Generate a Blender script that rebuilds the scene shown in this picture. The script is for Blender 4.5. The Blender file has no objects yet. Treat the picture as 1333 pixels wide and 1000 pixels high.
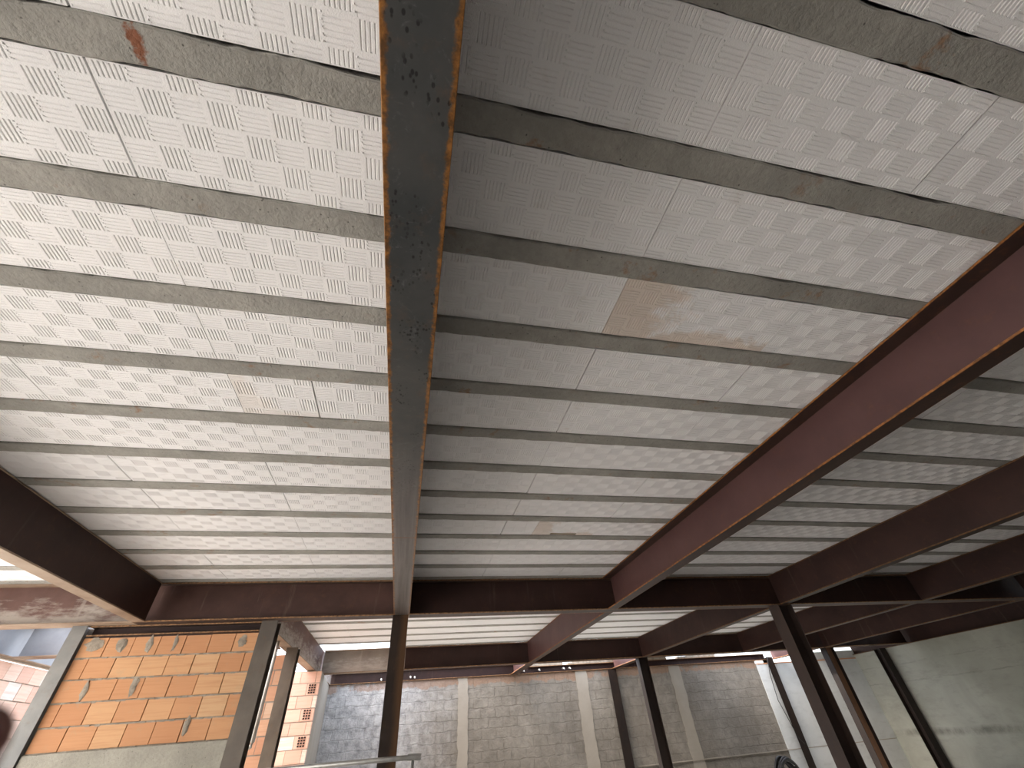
import bpy, bmesh, math, random
from mathutils import Vector, Matrix

random.seed(7)
S = bpy.context.scene
COL = S.collection
U = 1.7            # metres per survey unit (slab soffit is one unit above the lens)
CAMZ = 1.5         # height of the lens above the floor

def W(x, y, z):    # survey units -> metres
    return Vector((x * U, y * U, z * U + CAMZ))

# ------------------------------------------------------------------ camera
cam = bpy.data.cameras.new('camera')
cam.sensor_width = 36.0
cam.lens = 535.71 / 1333 * 36.0
cam.clip_start = 0.005
cam.clip_end = 300
cam.dof.use_dof = True
cam.dof.focus_distance = 5.0
cam.dof.aperture_fstop = cam.lens / 2.2      # aperture about 2.2 mm
camo = bpy.data.objects.new('camera', cam)
COL.objects.link(camo)
right = Vector((0.9766, -0.20391, -0.06832))
down = Vector((0.08322, 0.65128, -0.75426))
fwd = Vector((0.1983, 0.73093, 0.65301))
M = Matrix((right, -down, -fwd)).transposed().to_4x4()
M.translation = W(0, 0, 0)
camo.matrix_world = M
S.camera = camo

# ------------------------------------------------------------------ light
wd = bpy.data.worlds.new('sky')
S.world = wd
wd.use_nodes = True
nt = wd.node_tree
nt.nodes.clear()
wo = nt.nodes.new('ShaderNodeOutputWorld')
bg = nt.nodes.new('ShaderNodeBackground')
sk = nt.nodes.new('ShaderNodeTexSky')
sk.sky_type = 'NISHITA'
sk.sun_disc = False
sk.sun_elevation = math.radians(48)
sk.sun_rotation = math.radians(255)
sk.air_density = 1.0
sk.dust_density = 5.0
sk.ozone_density = 1.0
hz = nt.nodes.new('ShaderNodeMix')          # thin high cloud whitens the blue
hz.data_type = 'RGBA'
hz.inputs[0].default_value = 0.6
hz.inputs[7].default_value = (3.2, 3.3, 3.5, 1)
nt.links.new(sk.outputs[0], hz.inputs[6])
nt.links.new(hz.outputs[2], bg.inputs[0])
bg.inputs[1].default_value = 0.85
nt.links.new(bg.outputs[0], wo.inputs[0])

sun = bpy.data.lights.new('sun', 'SUN')
sun.energy = 16.0
sun.angle = math.radians(2.0)
sun.color = (1.0, 0.97, 0.93)
suno = bpy.data.objects.new('sun', sun)
COL.objects.link(suno)
SUN_DIR = Vector((0.25, -0.55, -0.78)).normalized()     # direction the light travels
suno.rotation_euler = SUN_DIR.to_track_quat('-Z', 'Y').to_euler()
suno.location = (-12, -3, 14)

vs = S.view_settings
vs.view_transform = 'Standard'
vs.look = 'None'
vs.gamma = 1.0
vs.exposure = 0.43
vs.use_curve_mapping = False
S.cycles.use_denoising = True
S.cycles.max_bounces = 10
S.cycles.diffuse_bounces = 6

# ------------------------------------------------------------------ node helpers
class NT:
    def __init__(s, name):
        s.m = bpy.data.materials.new(name)
        s.m.use_nodes = True
        s.t = s.m.node_tree
        s.t.nodes.clear()
        s.out = s.t.nodes.new('ShaderNodeOutputMaterial')
        s.b = s.t.nodes.new('ShaderNodeBsdfPrincipled')
        s.t.links.new(s.b.outputs[0], s.out.inputs[0])
        s.geo = s.t.nodes.new('ShaderNodeNewGeometry')
        s.pos = s.geo.outputs['Position']
        s.tc = s.t.nodes.new('ShaderNodeTexCoord')
    def L(s, a, b): s.t.links.new(a, b)
    def put(s, inp, v):
        if isinstance(v, (int, float)): inp.default_value = v
        elif isinstance(v, tuple): inp.default_value = v if len(v) == 4 or len(inp.default_value) == 3 else (*v, 1)
        else: s.L(v, inp)
    def mapping(s, vec, scale=(1, 1, 1), rot=(0, 0, 0), loc=(0, 0, 0)):
        n = s.t.nodes.new('ShaderNodeMapping')
        s.L(vec, n.inputs[0])
        n.inputs['Scale'].default_value = scale
        n.inputs['Rotation'].default_value = rot
        n.inputs['Location'].default_value = loc
        return n.outputs[0]
    def noise(s, vec, scale, detail=4, rough=0.55, dist=0.0):
        n = s.t.nodes.new('ShaderNodeTexNoise')
        s.L(vec, n.inputs['Vector'])
        n.inputs['Scale'].default_value = scale
        n.inputs['Detail'].default_value = detail
        n.inputs['Roughness'].default_value = rough
        n.inputs['Distortion'].default_value = dist
        return n.outputs['Fac']
    def voro(s, vec, scale, feature='F1', out='Distance'):
        n = s.t.nodes.new('ShaderNodeTexVoronoi')
        n.feature = feature
        s.L(vec, n.inputs['Vector'])
        n.inputs['Scale'].default_value = scale
        return n.outputs[out]
    def ramp(s, fac, stops):
        n = s.t.nodes.new('ShaderNodeValToRGB')
        s.L(fac, n.inputs[0])
        e = n.color_ramp.elements
        while len(e) < len(stops): e.new(0.5)
        for el, (p, c) in zip(e, stops):
            el.position = p
            el.color = (c, c, c, 1) if isinstance(c, (int, float)) else (*c, 1)
        return n.outputs[0]
    def math(s, op, a, b=0.0, c=None):
        n = s.t.nodes.new('ShaderNodeMath')
        n.operation = op
        s.put(n.inputs[0], a)
        s.put(n.inputs[1], b)
        if c is not None: s.put(n.inputs[2], c)
        return n.outputs[0]
    def mix(s, fac, a, b, mode='MIX'):
        n = s.t.nodes.new('ShaderNodeMix')
        n.data_type = 'RGBA'
        n.blend_type = mode
        s.put(n.inputs[0], fac)
        s.put(n.inputs[6], a)
        s.put(n.inputs[7], b)
        return n.outputs[2]
    def sep(s, vec):
        n = s.t.nodes.new('ShaderNodeSeparateXYZ')
        s.L(vec, n.inputs[0])
        return n.outputs
    def attr(s, name):
        n = s.t.nodes.new('ShaderNodeAttribute')
        n.attribute_name = name
        return n.outputs
    def bump(s, h, strength=0.4, dist=0.01):
        n = s.t.nodes.new('ShaderNodeBump')
        n.inputs['Strength'].default_value = strength
        n.inputs['Distance'].default_value = dist
        s.L(h, n.inputs['Height'])
        s.L(n.outputs[0], s.b.inputs['Normal'])
    def fin(s, col, rough=0.8, metal=0.0, spec=0.5):
        s.put(s.b.inputs['Base Color'], col)
        s.put(s.b.inputs['Roughness'], rough)
        s.put(s.b.inputs['Metallic'], metal)
        s.b.inputs['Specular IOR Level'].default_value = spec
        return s.m

# ------------------------------------------------------------------ materials
def mat_foam(name, stain=0.0):
    n = NT(name)
    a = n.noise(n.pos, 1.3, 3)
    col = n.mix(n.ramp(a, [(0.3, 0.0), (0.7, 1.0)]), (0.80, 0.80, 0.80), (0.86, 0.855, 0.85))
    b = n.noise(n.pos, 7, 6, 0.7)
    dirt = n.ramp(b, [(0.60, 0.0), (0.78, 0.35)])
    col = n.mix(dirt, col, (0.55, 0.47, 0.40))
    if stain:
        c = n.noise(n.pos, 2.6, 7, 0.7, 0.6)
        g = n.tc.outputs['Generated']
        sx, sy, sz = n.sep(g)
        # stains run in from the block's left end and along its far edge
        e1 = n.math('SUBTRACT', 1.0, n.math('MULTIPLY', sx, 2.3))
        e2 = n.math('MULTIPLY', n.math('SUBTRACT', sy, 0.72), 2.2)
        e = n.math('MAXIMUM', e1, e2)
        f = n.ramp(n.math('ADD', n.math('MULTIPLY', c, 1.5), n.math('MULTIPLY', e, 0.55)), [(0.82, 0.0), (1.15, 0.75)])
        col = n.mix(n.math('MULTIPLY', f, stain), col, (0.55, 0.38, 0.23))
    n.bump(n.math('ADD', n.voro(n.pos, 220), n.math('MULTIPLY', b, 0.8)), 0.35, 0.003)
    return n.fin(col, 0.75, 0, 0.35)

def mat_concrete(name, c1=(0.26, 0.253, 0.23), c2=(0.385, 0.375, 0.34), rust=True):
    n = NT(name)
    a = n.noise(n.pos, 3.0, 8, 0.65)
    col = n.mix(n.ramp(a, [(0.32, 0.0), (0.68, 1.0)]), c1, c2)
    g = n.noise(n.pos, 38, 4, 0.7)
    col = n.mix(n.ramp(g, [(0.4, 0.0), (0.75, 0.35)]), col, (0.19, 0.18, 0.16))
    if rust:
        r = n.noise(n.pos, 6.5, 5, 0.72)
        z = n.noise(n.mapping(n.pos, loc=(7, 3, 1)), 1.2, 2)
        f = n.math('MULTIPLY', n.ramp(r, [(0.58, 0.0), (0.68, 0.8)]), n.ramp(z, [(0.47, 0.0), (0.56, 1.0)]))
        col = n.mix(f, col, (0.27, 0.14, 0.07))
        # one long rust blotch on the second joist from the camera
        dv = n.mapping(n.pos, (16.0, 6.5, 0.0), loc=(0.967 * 16.0, -0.478 * 6.5, 0))
        ln = n.t.nodes.new('ShaderNodeVectorMath'); ln.operation = 'LENGTH'; n.L(dv, ln.inputs[0])
        dd = n.math('ADD', ln.outputs['Value'], n.math('MULTIPLY', n.math('SUBTRACT', n.noise(n.pos, 40, 5, 0.7), 0.5), 1.1))
        col = n.mix(n.ramp(dd, [(0.22, 0.9), (0.42, 0.0)]), col, (0.20, 0.062, 0.022))
    p = n.voro(n.pos, 42)
    pit = n.ramp(p, [(0.10, 1.0), (0.2, 0.0)])
    sel = n.ramp(n.noise(n.mapping(n.pos, loc=(3, 9, 2)), 30, 1), [(0.56, 0.0), (0.6, 1.0)])
    col = n.mix(n.math('MULTIPLY', n.math('MULTIPLY', pit, sel), 0.8), col, (0.06, 0.055, 0.05))
    n.bump(n.math('ADD', a, n.math('MULTIPLY', g, 0.8)), 0.6, 0.014)
    return n.fin(col, 0.9, 0, 0.3)

def mat_steel(name, c1, c2, rust_axis=None, rust=(0.30, 0.12, 0.025), edge=0.14, rust_amt=0.25, rough=0.5, metal=0.25, streak=None, dust=None, speck=0.0, spec=0.5):
    n = NT(name)
    a = n.noise(n.pos, 2.2, 6, 0.6)
    col = n.mix(n.ramp(a, [(0.35, 0.0), (0.65, 1.0)]), c1, c2)
    b = n.noise(n.pos, 11, 6, 0.7)
    f = n.math('MULTIPLY', n.ramp(b, [(0.55, 0.0), (0.72, 1.0)]), rust_amt)
    r2 = n.mix(n.ramp(n.noise(n.pos, 32, 4, 0.7), [(0.35, 0.0), (0.62, 1.0)]), rust, tuple(v * 0.30 for v in rust))
    col = n.mix(f, col, r2)
    if dust:
        z = n.sep(n.tc.outputs['Generated'])[2]
        d = n.noise(n.mapping(n.pos, (2.0, 2.0, 7.0)), 2.2, 6, 0.7)
        dd = n.math('ADD', n.math('MULTIPLY', d, 1.2), n.math('MULTIPLY', n.math('SUBTRACT', 0.5, z), 0.55))
        col = n.mix(n.ramp(dd, [(0.55, 0.0), (0.85, 0.9)]), col, dust)
    if streak:
        st = n.noise(n.mapping(n.pos, (9, 9, 0.7)), 1.0, 5, 0.6)
        col = n.mix(n.ramp(st, [(0.62, 0.0), (0.70, 0.5)]), col, streak)
    if speck:
        v = n.voro(n.mapping(n.pos, (1.0, 0.7, 1.0)), 62)
        ms = n.ramp(n.noise(n.mapping(n.pos, (1.2, 1.2, 1.2), loc=(1, 4, 0)), 4.2, 3), [(0.52, 0.0), (0.57, 1.0)])
        col = n.mix(n.math('MULTIPLY', n.math('MULTIPLY', n.ramp(v, [(0.24, 1.0), (0.34, 0.0)]), ms), speck), col, (0.008, 0.008, 0.008))
        v2 = n.voro(n.mapping(n.pos, (1, 0.55, 1)), 5.0)
        col = n.mix(n.ramp(v2, [(0.055, 0.9), (0.085, 0.0)]), col, (0.36, 0.16, 0.03))
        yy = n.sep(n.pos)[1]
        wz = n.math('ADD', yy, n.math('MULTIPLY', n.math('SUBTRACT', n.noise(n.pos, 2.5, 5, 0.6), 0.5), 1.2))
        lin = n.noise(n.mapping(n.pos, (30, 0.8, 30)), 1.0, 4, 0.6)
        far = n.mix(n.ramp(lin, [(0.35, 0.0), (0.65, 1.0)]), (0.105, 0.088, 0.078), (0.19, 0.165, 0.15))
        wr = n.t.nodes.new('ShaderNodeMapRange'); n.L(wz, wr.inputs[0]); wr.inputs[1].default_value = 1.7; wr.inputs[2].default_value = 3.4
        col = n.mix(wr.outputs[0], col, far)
        sp_ = n.math('ABSOLUTE', n.math('SUBTRACT', yy, 2.64 * 0.7576 * U))
        col = n.mix(n.ramp(sp_, [(0.006, 0.9), (0.014, 0.0)]), col, (0.16, 0.07, 0.025))
        sc = n.noise(n.pos, 9.0, 9, 0.85, 2.2)
        col = n.mix(n.ramp(sc, [(0.56, 0.0), (0.70, 0.55)]), col, (0.19, 0.205, 0.20))
    if rust_axis is not None:
        g = n.sep(n.tc.outputs['Generated'])[rust_axis]
        e = n.math('MULTIPLY', n.math('ABSOLUTE', n.math('SUBTRACT', g, 0.5)), 2.0)
        wob = n.math('MULTIPLY', n.math('SUBTRACT', n.noise(n.pos, 22, 6, 0.75), 0.5), edge * 2.4)
        f = n.ramp(n.math('ADD', e, wob), [(1 - edge * 1.05, 0.0), (1 - edge * 0.55, 1.0)])
        col = n.mix(n.math('MULTIPLY', f, 0.95), col, r2)
    n.bump(n.math('ADD', n.math('MULTIPLY', b, 0.6), a), 0.15, 0.006)
    return n.fin(col, rough, metal, spec)

def mat_brick(name, tint=(1, 1, 1), mortar=False):
    n = NT(name)
    if mortar:
        a = n.noise(n.pos, 9, 7, 0.7)
        col = n.mix(n.ramp(a, [(0.35, 0.0), (0.65, 1.0)]), (0.21, 0.18, 0.145), (0.42, 0.37, 0.30))
        n.bump(a, 0.7, 0.02)
        return n.fin(col, 0.95, 0, 0.2)
    c = n.attr('brick_tone')[2]
    base = n.ramp(c, [(0.0, (0.54, 0.28, 0.17)), (0.35, (0.60, 0.34, 0.21)), (0.7, (0.63, 0.39, 0.25)), (1.0, (0.62, 0.44, 0.31))])
    z = n.noise(n.mapping(n.pos, (1.2, 1.2, 26)), 2.0, 4, 0.6)
    col = n.mix(n.ramp(z, [(0.45, 0.0), (0.75, 0.5)]), base, (0.46, 0.22, 0.125))
    d = n.noise(n.pos, 10, 6, 0.7)
    col = n.mix(n.ramp(d, [(0.58, 0.0), (0.75, 0.5)]), col, (0.45, 0.36, 0.27))
    col = n.mix(1.0, col, tint, 'MULTIPLY')
    n.bump(z, 0.25, 0.006)
    return n.fin(col, 0.85, 0, 0.3)

def mat_backwall():
    n = NT('rough_mortar_over_blocks')
    sx, sy, sz = n.sep(n.pos)
    cv = n.t.nodes.new('ShaderNodeCombineXYZ')
    n.L(sx, cv.inputs[0]); n.L(sz, cv.inputs[1])
    wob = n.noise(n.pos, 3, 3)
    bt = n.t.nodes.new('ShaderNodeTexBrick')
    wv = n.t.nodes.new('ShaderNodeVectorMath'); wv.operation = 'ADD'
    nz = n.t.nodes.new('ShaderNodeTexNoise'); n.L(n.pos, nz.inputs['Vector']); nz.inputs['Scale'].default_value = 5.0; nz.inputs['Detail'].default_value = 5
    sc_ = n.t.nodes.new('ShaderNodeVectorMath'); sc_.operation = 'SCALE'; n.L(nz.outputs['Color'], sc_.inputs[0]); sc_.inputs[3].default_value = 0.10
    n.L(cv.outputs[0], wv.inputs[0]); n.L(sc_.outputs[0], wv.inputs[1])
    n.L(wv.outputs[0], bt.inputs['Vector'])
    bt.inputs['Scale'].default_value = 1.0
    bt.inputs['Brick Width'].default_value = 0.36
    bt.inputs['Row Height'].default_value = 0.20
    bt.inputs['Mortar Size'].default_value = 0.012
    bt.inputs['Mortar Smooth'].default_value = 0.4
    a = n.noise(n.pos, 1.1, 7, 0.62)
    b = n.noise(n.pos, 6, 8, 0.72)
    col = n.mix(n.ramp(a, [(0.3, 0.0), (0.7, 1.0)]), (0.175, 0.158, 0.132), (0.30, 0.28, 0.242))
    col = n.mix(n.ramp(b, [(0.36, 0.55), (0.58, 0.0)]), col, (0.15, 0.135, 0.115))
    msk = n.ramp(n.noise(n.mapping(n.pos, loc=(5, 0, 2)), 2.3, 4), [(0.46, 0.0), (0.62, 1.0)])
    col = n.mix(n.math('MULTIPLY', n.math('MULTIPLY', bt.outputs['Fac'], msk), 0.36), col, (0.12, 0.10, 0.085))
    lf = n.t.nodes.new('ShaderNodeMapRange')          # paler grey mixed in towards the left stretch
    n.L(n.math('ADD', sx, n.math('MULTIPLY', n.noise(n.pos, 1.6, 5, 0.65), 1.6)), lf.inputs[0])
    lf.inputs[1].default_value = 0.6; lf.inputs[2].default_value = 2.2; lf.inputs[3].default_value = 1.0; lf.inputs[4].default_value = 0.0
    col = n.mix(n.math('MULTIPLY', lf.outputs[0], 0.75), col, n.mix(n.ramp(b, [(0.36, 0.0), (0.6, 1.0)]), (0.30, 0.31, 0.32), (0.60, 0.61, 0.62)))
    # bare terracotta showing in the top courses
    top = n.math('MULTIPLY', n.math('SUBTRACT', sz, 0.62 * U + CAMZ), 3.2)
    tf = n.math('ADD', n.math('MULTIPLY', n.noise(n.pos, 2.3, 6, 0.7), 1.4), n.math('MINIMUM', top, 0.35))
    col = n.mix(n.ramp(tf, [(0.92, 0.0), (1.15, 0.55)]), col, (0.30, 0.165, 0.095))
    h = n.math('ADD', n.math('MULTIPLY', b, 0.8), n.math('MULTIPLY', bt.outputs['Fac'], -0.2))
    n.bump(h, 1.0, 0.05)
    return n.fin(col, 0.92, 0, 0.25)

def mat_plaster(name, c1, c2, dark=0.3):
    n = NT(name)
    a = n.noise(n.pos, 0.9, 7, 0.6, 0.4)
    b = n.noise(n.mapping(n.pos, (1, 1, 3)), 2.5, 8, 0.7)
    col = n.mix(n.ramp(a, [(0.3, 0.0), (0.7, 1.0)]), c1, c2)
    col = n.mix(n.ramp(b, [(0.52, 0.0), (0.75, dark)]), col, tuple(v * 0.45 for v in c1))
    n.bump(b, 0.25, 0.012)
    return n.fin(col, 0.85, 0, 0.3)

def mat_plain(name, c, rough=0.6, metal=0.0, var=0.25):
    n = NT(name)
    a = n.noise(n.pos, 14, 5)
    col = n.mix(n.ramp(a, [(0.3, 0.0), (0.7, 1.0)]), tuple(v * (1 - var) for v in c), c)
    return n.fin(col, rough, metal)

FOAM = mat_foam('foam_white')
FOAM_ST = mat_foam('foam_water_stained', 0.6)
FOAM_SL = mat_foam('foam_lightly_stained', 0.25)
def mat_broken():
    m = mat_foam('foam_broken_core', 0.5)
    t = m.node_tree
    b = next(x for x in t.nodes if x.type == 'BSDF_PRINCIPLED')
    src = b.inputs['Base Color'].links[0].from_socket
    tc = t.nodes.new('ShaderNodeTexCoord'); sp = t.nodes.new('ShaderNodeSeparateXYZ'); t.links.new(tc.outputs['Object'], sp.inputs[0])
    gt = t.nodes.new('ShaderNodeMath'); gt.operation = 'GREATER_THAN'; gt.inputs[1].default_value = 0.006; t.links.new(sp.outputs[2], gt.inputs[0])
    mx = t.nodes.new('ShaderNodeMix'); mx.data_type = 'RGBA'
    t.links.new(gt.outputs[0], mx.inputs[0]); t.links.new(src, mx.inputs[6]); mx.inputs[7].default_value = (0.34, 0.27, 0.20, 1)
    t.links.new(mx.outputs[2], b.inputs['Base Color'])
    return m
FOAM_BR = mat_broken()
JOIST = mat_concrete('joist_concrete')
DECK = mat_plain('slab_topping', (0.30, 0.29, 0.27), 0.95)
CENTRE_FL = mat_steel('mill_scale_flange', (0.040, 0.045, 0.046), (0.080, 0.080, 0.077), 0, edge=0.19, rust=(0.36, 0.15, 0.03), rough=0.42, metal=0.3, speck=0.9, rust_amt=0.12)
MAROON = mat_steel('maroon_primer_web', (0.070, 0.031, 0.030), (0.095, 0.045, 0.042), rust=(0.20, 0.08, 0.03), rough=0.5, metal=0.1)
MAROON_FX = mat_steel('maroon_flange_across_x', (0.035, 0.018, 0.013), (0.055, 0.028, 0.020), 0, edge=0.10, rust=(0.36, 0.14, 0.03), rough=0.6, metal=0.1)
DARKW = mat_steel('dark_oxide_web', (0.026, 0.0125, 0.0105), (0.043, 0.0205, 0.017), rust=(0.17, 0.075, 0.03), rough=0.55, metal=0.1, streak=(0.085, 0.06, 0.05), spec=0.3)
DARKFX = mat_steel('dark_flange_across_x', (0.035, 0.021, 0.015), (0.055, 0.032, 0.022), 0, edge=0.20, rust=(0.20, 0.095, 0.03), rough=0.6, metal=0.1)
DARKFY = mat_steel('dark_flange_across_y', (0.045, 0.026, 0.020), (0.065, 0.038, 0.028), 1, edge=0.22, rust=(0.36, 0.19, 0.08), rough=0.6, metal=0.1)
RUSTW = mat_steel('rusty_column_web', (0.10, 0.05, 0.025), (0.17, 0.085, 0.045), rust=(0.2, 0.09, 0.03), rough=0.7, metal=0.0)
BROWNW = mat_steel('red_brown_web', (0.050, 0.023, 0.018), (0.085, 0.042, 0.034), rust=(0.17, 0.075, 0.03), rough=0.55, metal=0.05, streak=(0.15, 0.11, 0.09), spec=0.3)
SPLASH = mat_steel('mortar_splashed_web', (0.26, 0.235, 0.21), (0.36, 0.33, 0.30), rust=(0.20, 0.10, 0.05), rough=0.8, metal=0.0, dust=(0.52, 0.50, 0.47), streak=(0.45, 0.42, 0.39))
DUSTY = mat_steel('cement_dusted_web', (0.10, 0.05, 0.04), (0.15, 0.08, 0.065), rust=(0.20, 0.08, 0.03), rough=0.7, metal=0.0, dust=(0.36, 0.32, 0.28), streak=(0.36, 0.31, 0.27))
DUSTYF = mat_steel('cement_dusted_flange', (0.20, 0.13, 0.085), (0.34, 0.26, 0.19), rust=(0.30, 0.15, 0.06), rough=0.7, metal=0.0)
COLD = mat_steel('dark_column_steel', (0.035, 0.024, 0.020), (0.060, 0.038, 0.030), rust=(0.16, 0.075, 0.03), rough=0.5, metal=0.2)
def mat_centrecol():
    m = mat_steel('centre_column_steel', (0.016, 0.010, 0.008), (0.028, 0.017, 0.012), rust=(0.16, 0.075, 0.03), rough=0.5, metal=0.1, spec=0.3)
    t = m.node_tree
    b = next(x for x in t.nodes if x.type == 'BSDF_PRINCIPLED')
    src = b.inputs['Base Color'].links[0].from_socket
    tc = t.nodes.new('ShaderNodeTexCoord'); sp = t.nodes.new('ShaderNodeSeparateXYZ'); t.links.new(tc.outputs['Generated'], sp.inputs[0])
    ge = t.nodes.new('ShaderNodeNewGeometry')
    mp = t.nodes.new('ShaderNodeMapping'); mp.inputs['Scale'].default_value = (5, 5, 0.8); t.links.new(ge.outputs['Position'], mp.inputs[0])
    nz = t.nodes.new('ShaderNodeTexNoise'); t.links.new(mp.outputs[0], nz.inputs['Vector']); nz.inputs['Scale'].default_value = 2.0; nz.inputs['Detail'].default_value = 5
    ma = t.nodes.new('ShaderNodeMath'); ma.operation = 'MULTIPLY_ADD'; t.links.new(nz.outputs['Fac'], ma.inputs[0]); ma.inputs[1].default_value = 0.5; t.links.new(sp.outputs[0], ma.inputs[2])
    mr = t.nodes.new('ShaderNodeMapRange'); t.links.new(ma.outputs[0], mr.inputs[0]); mr.inputs[1].default_value = 0.72; mr.inputs[2].default_value = 1.0
    mx = t.nodes.new('ShaderNodeMix'); mx.data_type = 'RGBA'
    t.links.new(mr.outputs[0], mx.inputs[0]); t.links.new(src, mx.inputs[6]); mx.inputs[7].default_value = (0.085, 0.042, 0.018, 1)
    t.links.new(mx.outputs[2], b.inputs['Base Color'])
    return m
COLC = mat_centrecol()
COLK = mat_steel('blackened_column_steel', (0.013, 0.009, 0.008), (0.024, 0.016, 0.012), rust=(0.10, 0.045, 0.018), rough=0.55, metal=0.1, spec=0.3)
COLG = mat_steel('grey_column_steel', (0.15, 0.15, 0.145), (0.23, 0.225, 0.21), rust=(0.22, 0.12, 0.06), rough=0.45, metal=0.3)
COLM = mat_steel('weathered_post_steel', (0.09, 0.075, 0.062), (0.15, 0.125, 0.10), rust=(0.24, 0.12, 0.05), rough=0.5, metal=0.2)
BLUISH = mat_steel('bare_grey_steel', (0.22, 0.23, 0.25), (0.30, 0.31, 0.33), rust=(0.3, 0.2, 0.15), rough=0.45, metal=0.2, rust_amt=0.1)
BRICK = mat_brick('hollow_brick', (0.97, 0.93, 0.78))
BRICK_M = mat_brick('rosy_hollow_brick', (1.06, 1.10, 1.15))
BRICK_P = mat_brick('pale_hollow_brick', (1.26, 1.62, 2.15))
MORTAR = mat_brick('brick_mortar', mortar=True)
BELT = mat_concrete('tie_beam_concrete', (0.30, 0.285, 0.24), (0.42, 0.40, 0.34), rust=False)
BACKW = mat_backwall()
STRIP = mat_plaster('smooth_cement_render', (0.27, 0.245, 0.205), (0.36, 0.33, 0.28), 0.15)
PLAST = mat_plaster('grey_cement_plaster', (0.46, 0.485, 0.48), (0.60, 0.63, 0.63), 0.3)
def mat_rightwall():
    n = NT('right_wall_plaster')
    a = n.noise(n.pos, 0.9, 7, 0.6, 0.4)
    b = n.noise(n.mapping(n.pos, (1, 1, 3)), 2.5, 8, 0.7)
    col = n.mix(n.ramp(a, [(0.3, 0.0), (0.7, 1.0)]), (0.25, 0.257, 0.222), (0.37, 0.378, 0.335))
    col = n.mix(n.ramp(b, [(0.52, 0.0), (0.75, 0.35)]), col, (0.15, 0.15, 0.13))
    sz = n.sep(n.pos)[2]
    for zc, hw, amt in ((-0.345 * U + CAMZ, 0.10, 0.8), (0.29 * U + CAMZ, 0.02, 0.4), (0.52 * U + CAMZ, 0.018, 0.3)):
        d = n.math('ABSOLUTE', n.math('ADD', n.math('SUBTRACT', sz, zc), n.math('MULTIPLY', n.math('SUBTRACT', n.noise(n.pos, 2.0, 5, 0.6), 0.5), 0.12)))
        f = n.math('MULTIPLY', n.ramp(n.math('DIVIDE', d, hw), [(0.3, 1.0), (1.0, 0.0)]), n.ramp(n.noise(n.mapping(n.pos, (1, 2.2, 1)), 1.0, 7, 0.75), [(0.40, 0.0), (0.66, amt)]))
        col = n.mix(f, col, (0.09, 0.09, 0.08))
    n.bump(b, 0.3, 0.012)
    return n.fin(col, 0.85, 0, 0.3)
RIGHTW = mat_rightwall()
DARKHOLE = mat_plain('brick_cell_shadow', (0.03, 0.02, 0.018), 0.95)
FLOOR = mat_concrete('screed_floor', (0.40, 0.38, 0.35), (0.50, 0.48, 0.45), rust=False)
EARTH = mat_plain('pale_yard_earth', (0.60, 0.565, 0.52), 0.95, 0, 0.15)
GALV = mat_plain('galvanised_steel', (0.42, 0.42, 0.40), 0.4, 0.7)
PVC = mat_plain('grey_conduit', (0.50, 0.50, 0.48), 0.5)
BLACK = mat_plain('black_rubber', (0.012, 0.012, 0.013), 0.4)
WHITEM = mat_plain('bright_bolt', (0.75, 0.75, 0.72), 0.35, 0.6)
SKIN = mat_plain('finger_skin', (0.26, 0.075, 0.06), 0.5, 0, 0.1)
NAIL = mat_plain('finger_nail', (0.42, 0.20, 0.16), 0.3, 0, 0.05)

# ------------------------------------------------------------------ object helpers
def link(name, mesh, parent=None, loc=None):
    o = bpy.data.objects.new(name, mesh)
    COL.objects.link(o)
    if loc is not None: o.location = loc
    if parent is not None: o.parent = parent
    return o
def tag(o, label=None, cat=None, group=None, kind=None):
    if label: o['label'] = label
    if cat: o['category'] = cat
    if group: o['group'] = group
    if kind: o['kind'] = kind
    return o
def thing(name, loc, label, cat, group=None):
    o = link(name, None, None, loc)
    o.empty_display_size = 0.1
    return tag(o, label, cat, group)
def mesh_obj(name, bm, mat, parent=None, origin=None, bevel=0.0, smooth=False):
    """bm in world metres; origin = world origin of the new object (parent's location when parented)"""
    org = Vector(origin) if origin is not None else Vector((0, 0, 0))
    if parent is not None and origin is None:
        org = parent.location.copy()
        if parent.parent is not None: org = org + parent.parent.location
    if bevel > 0:
        bmesh.ops.bevel(bm, geom=list(bm.edges), offset=bevel, segments=1, affect='EDGES', profile=0.5)
    for v in bm.verts: v.co -= org
    me = bpy.data.meshes.new(name)
    bm.normal_update()
    bm.to_mesh(me)
    bm.free()
    if smooth:
        for p in me.polygons: p.use_smooth = True
    me.materials.append(mat)
    o = link(name, me)
    if parent is not None: o.parent = parent
    else: o.location = org
    return o
def box(bm, lo, hi):
    r = bmesh.ops.create_cube(bm, size=1.0)
    lo = Vector(lo); hi = Vector(hi)
    c = (lo + hi) / 2; d = hi - lo
    for v in r['verts']:
        v.co = Vector((v.co.x * d.x, v.co.y * d.y, v.co.z * d.z)) + c
    return r['verts']
def ubox(bm, x0, x1, y0, y1, z0, z1):
    return box(bm, W(x0, y0, z0), W(x1, y1, z1))
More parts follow.
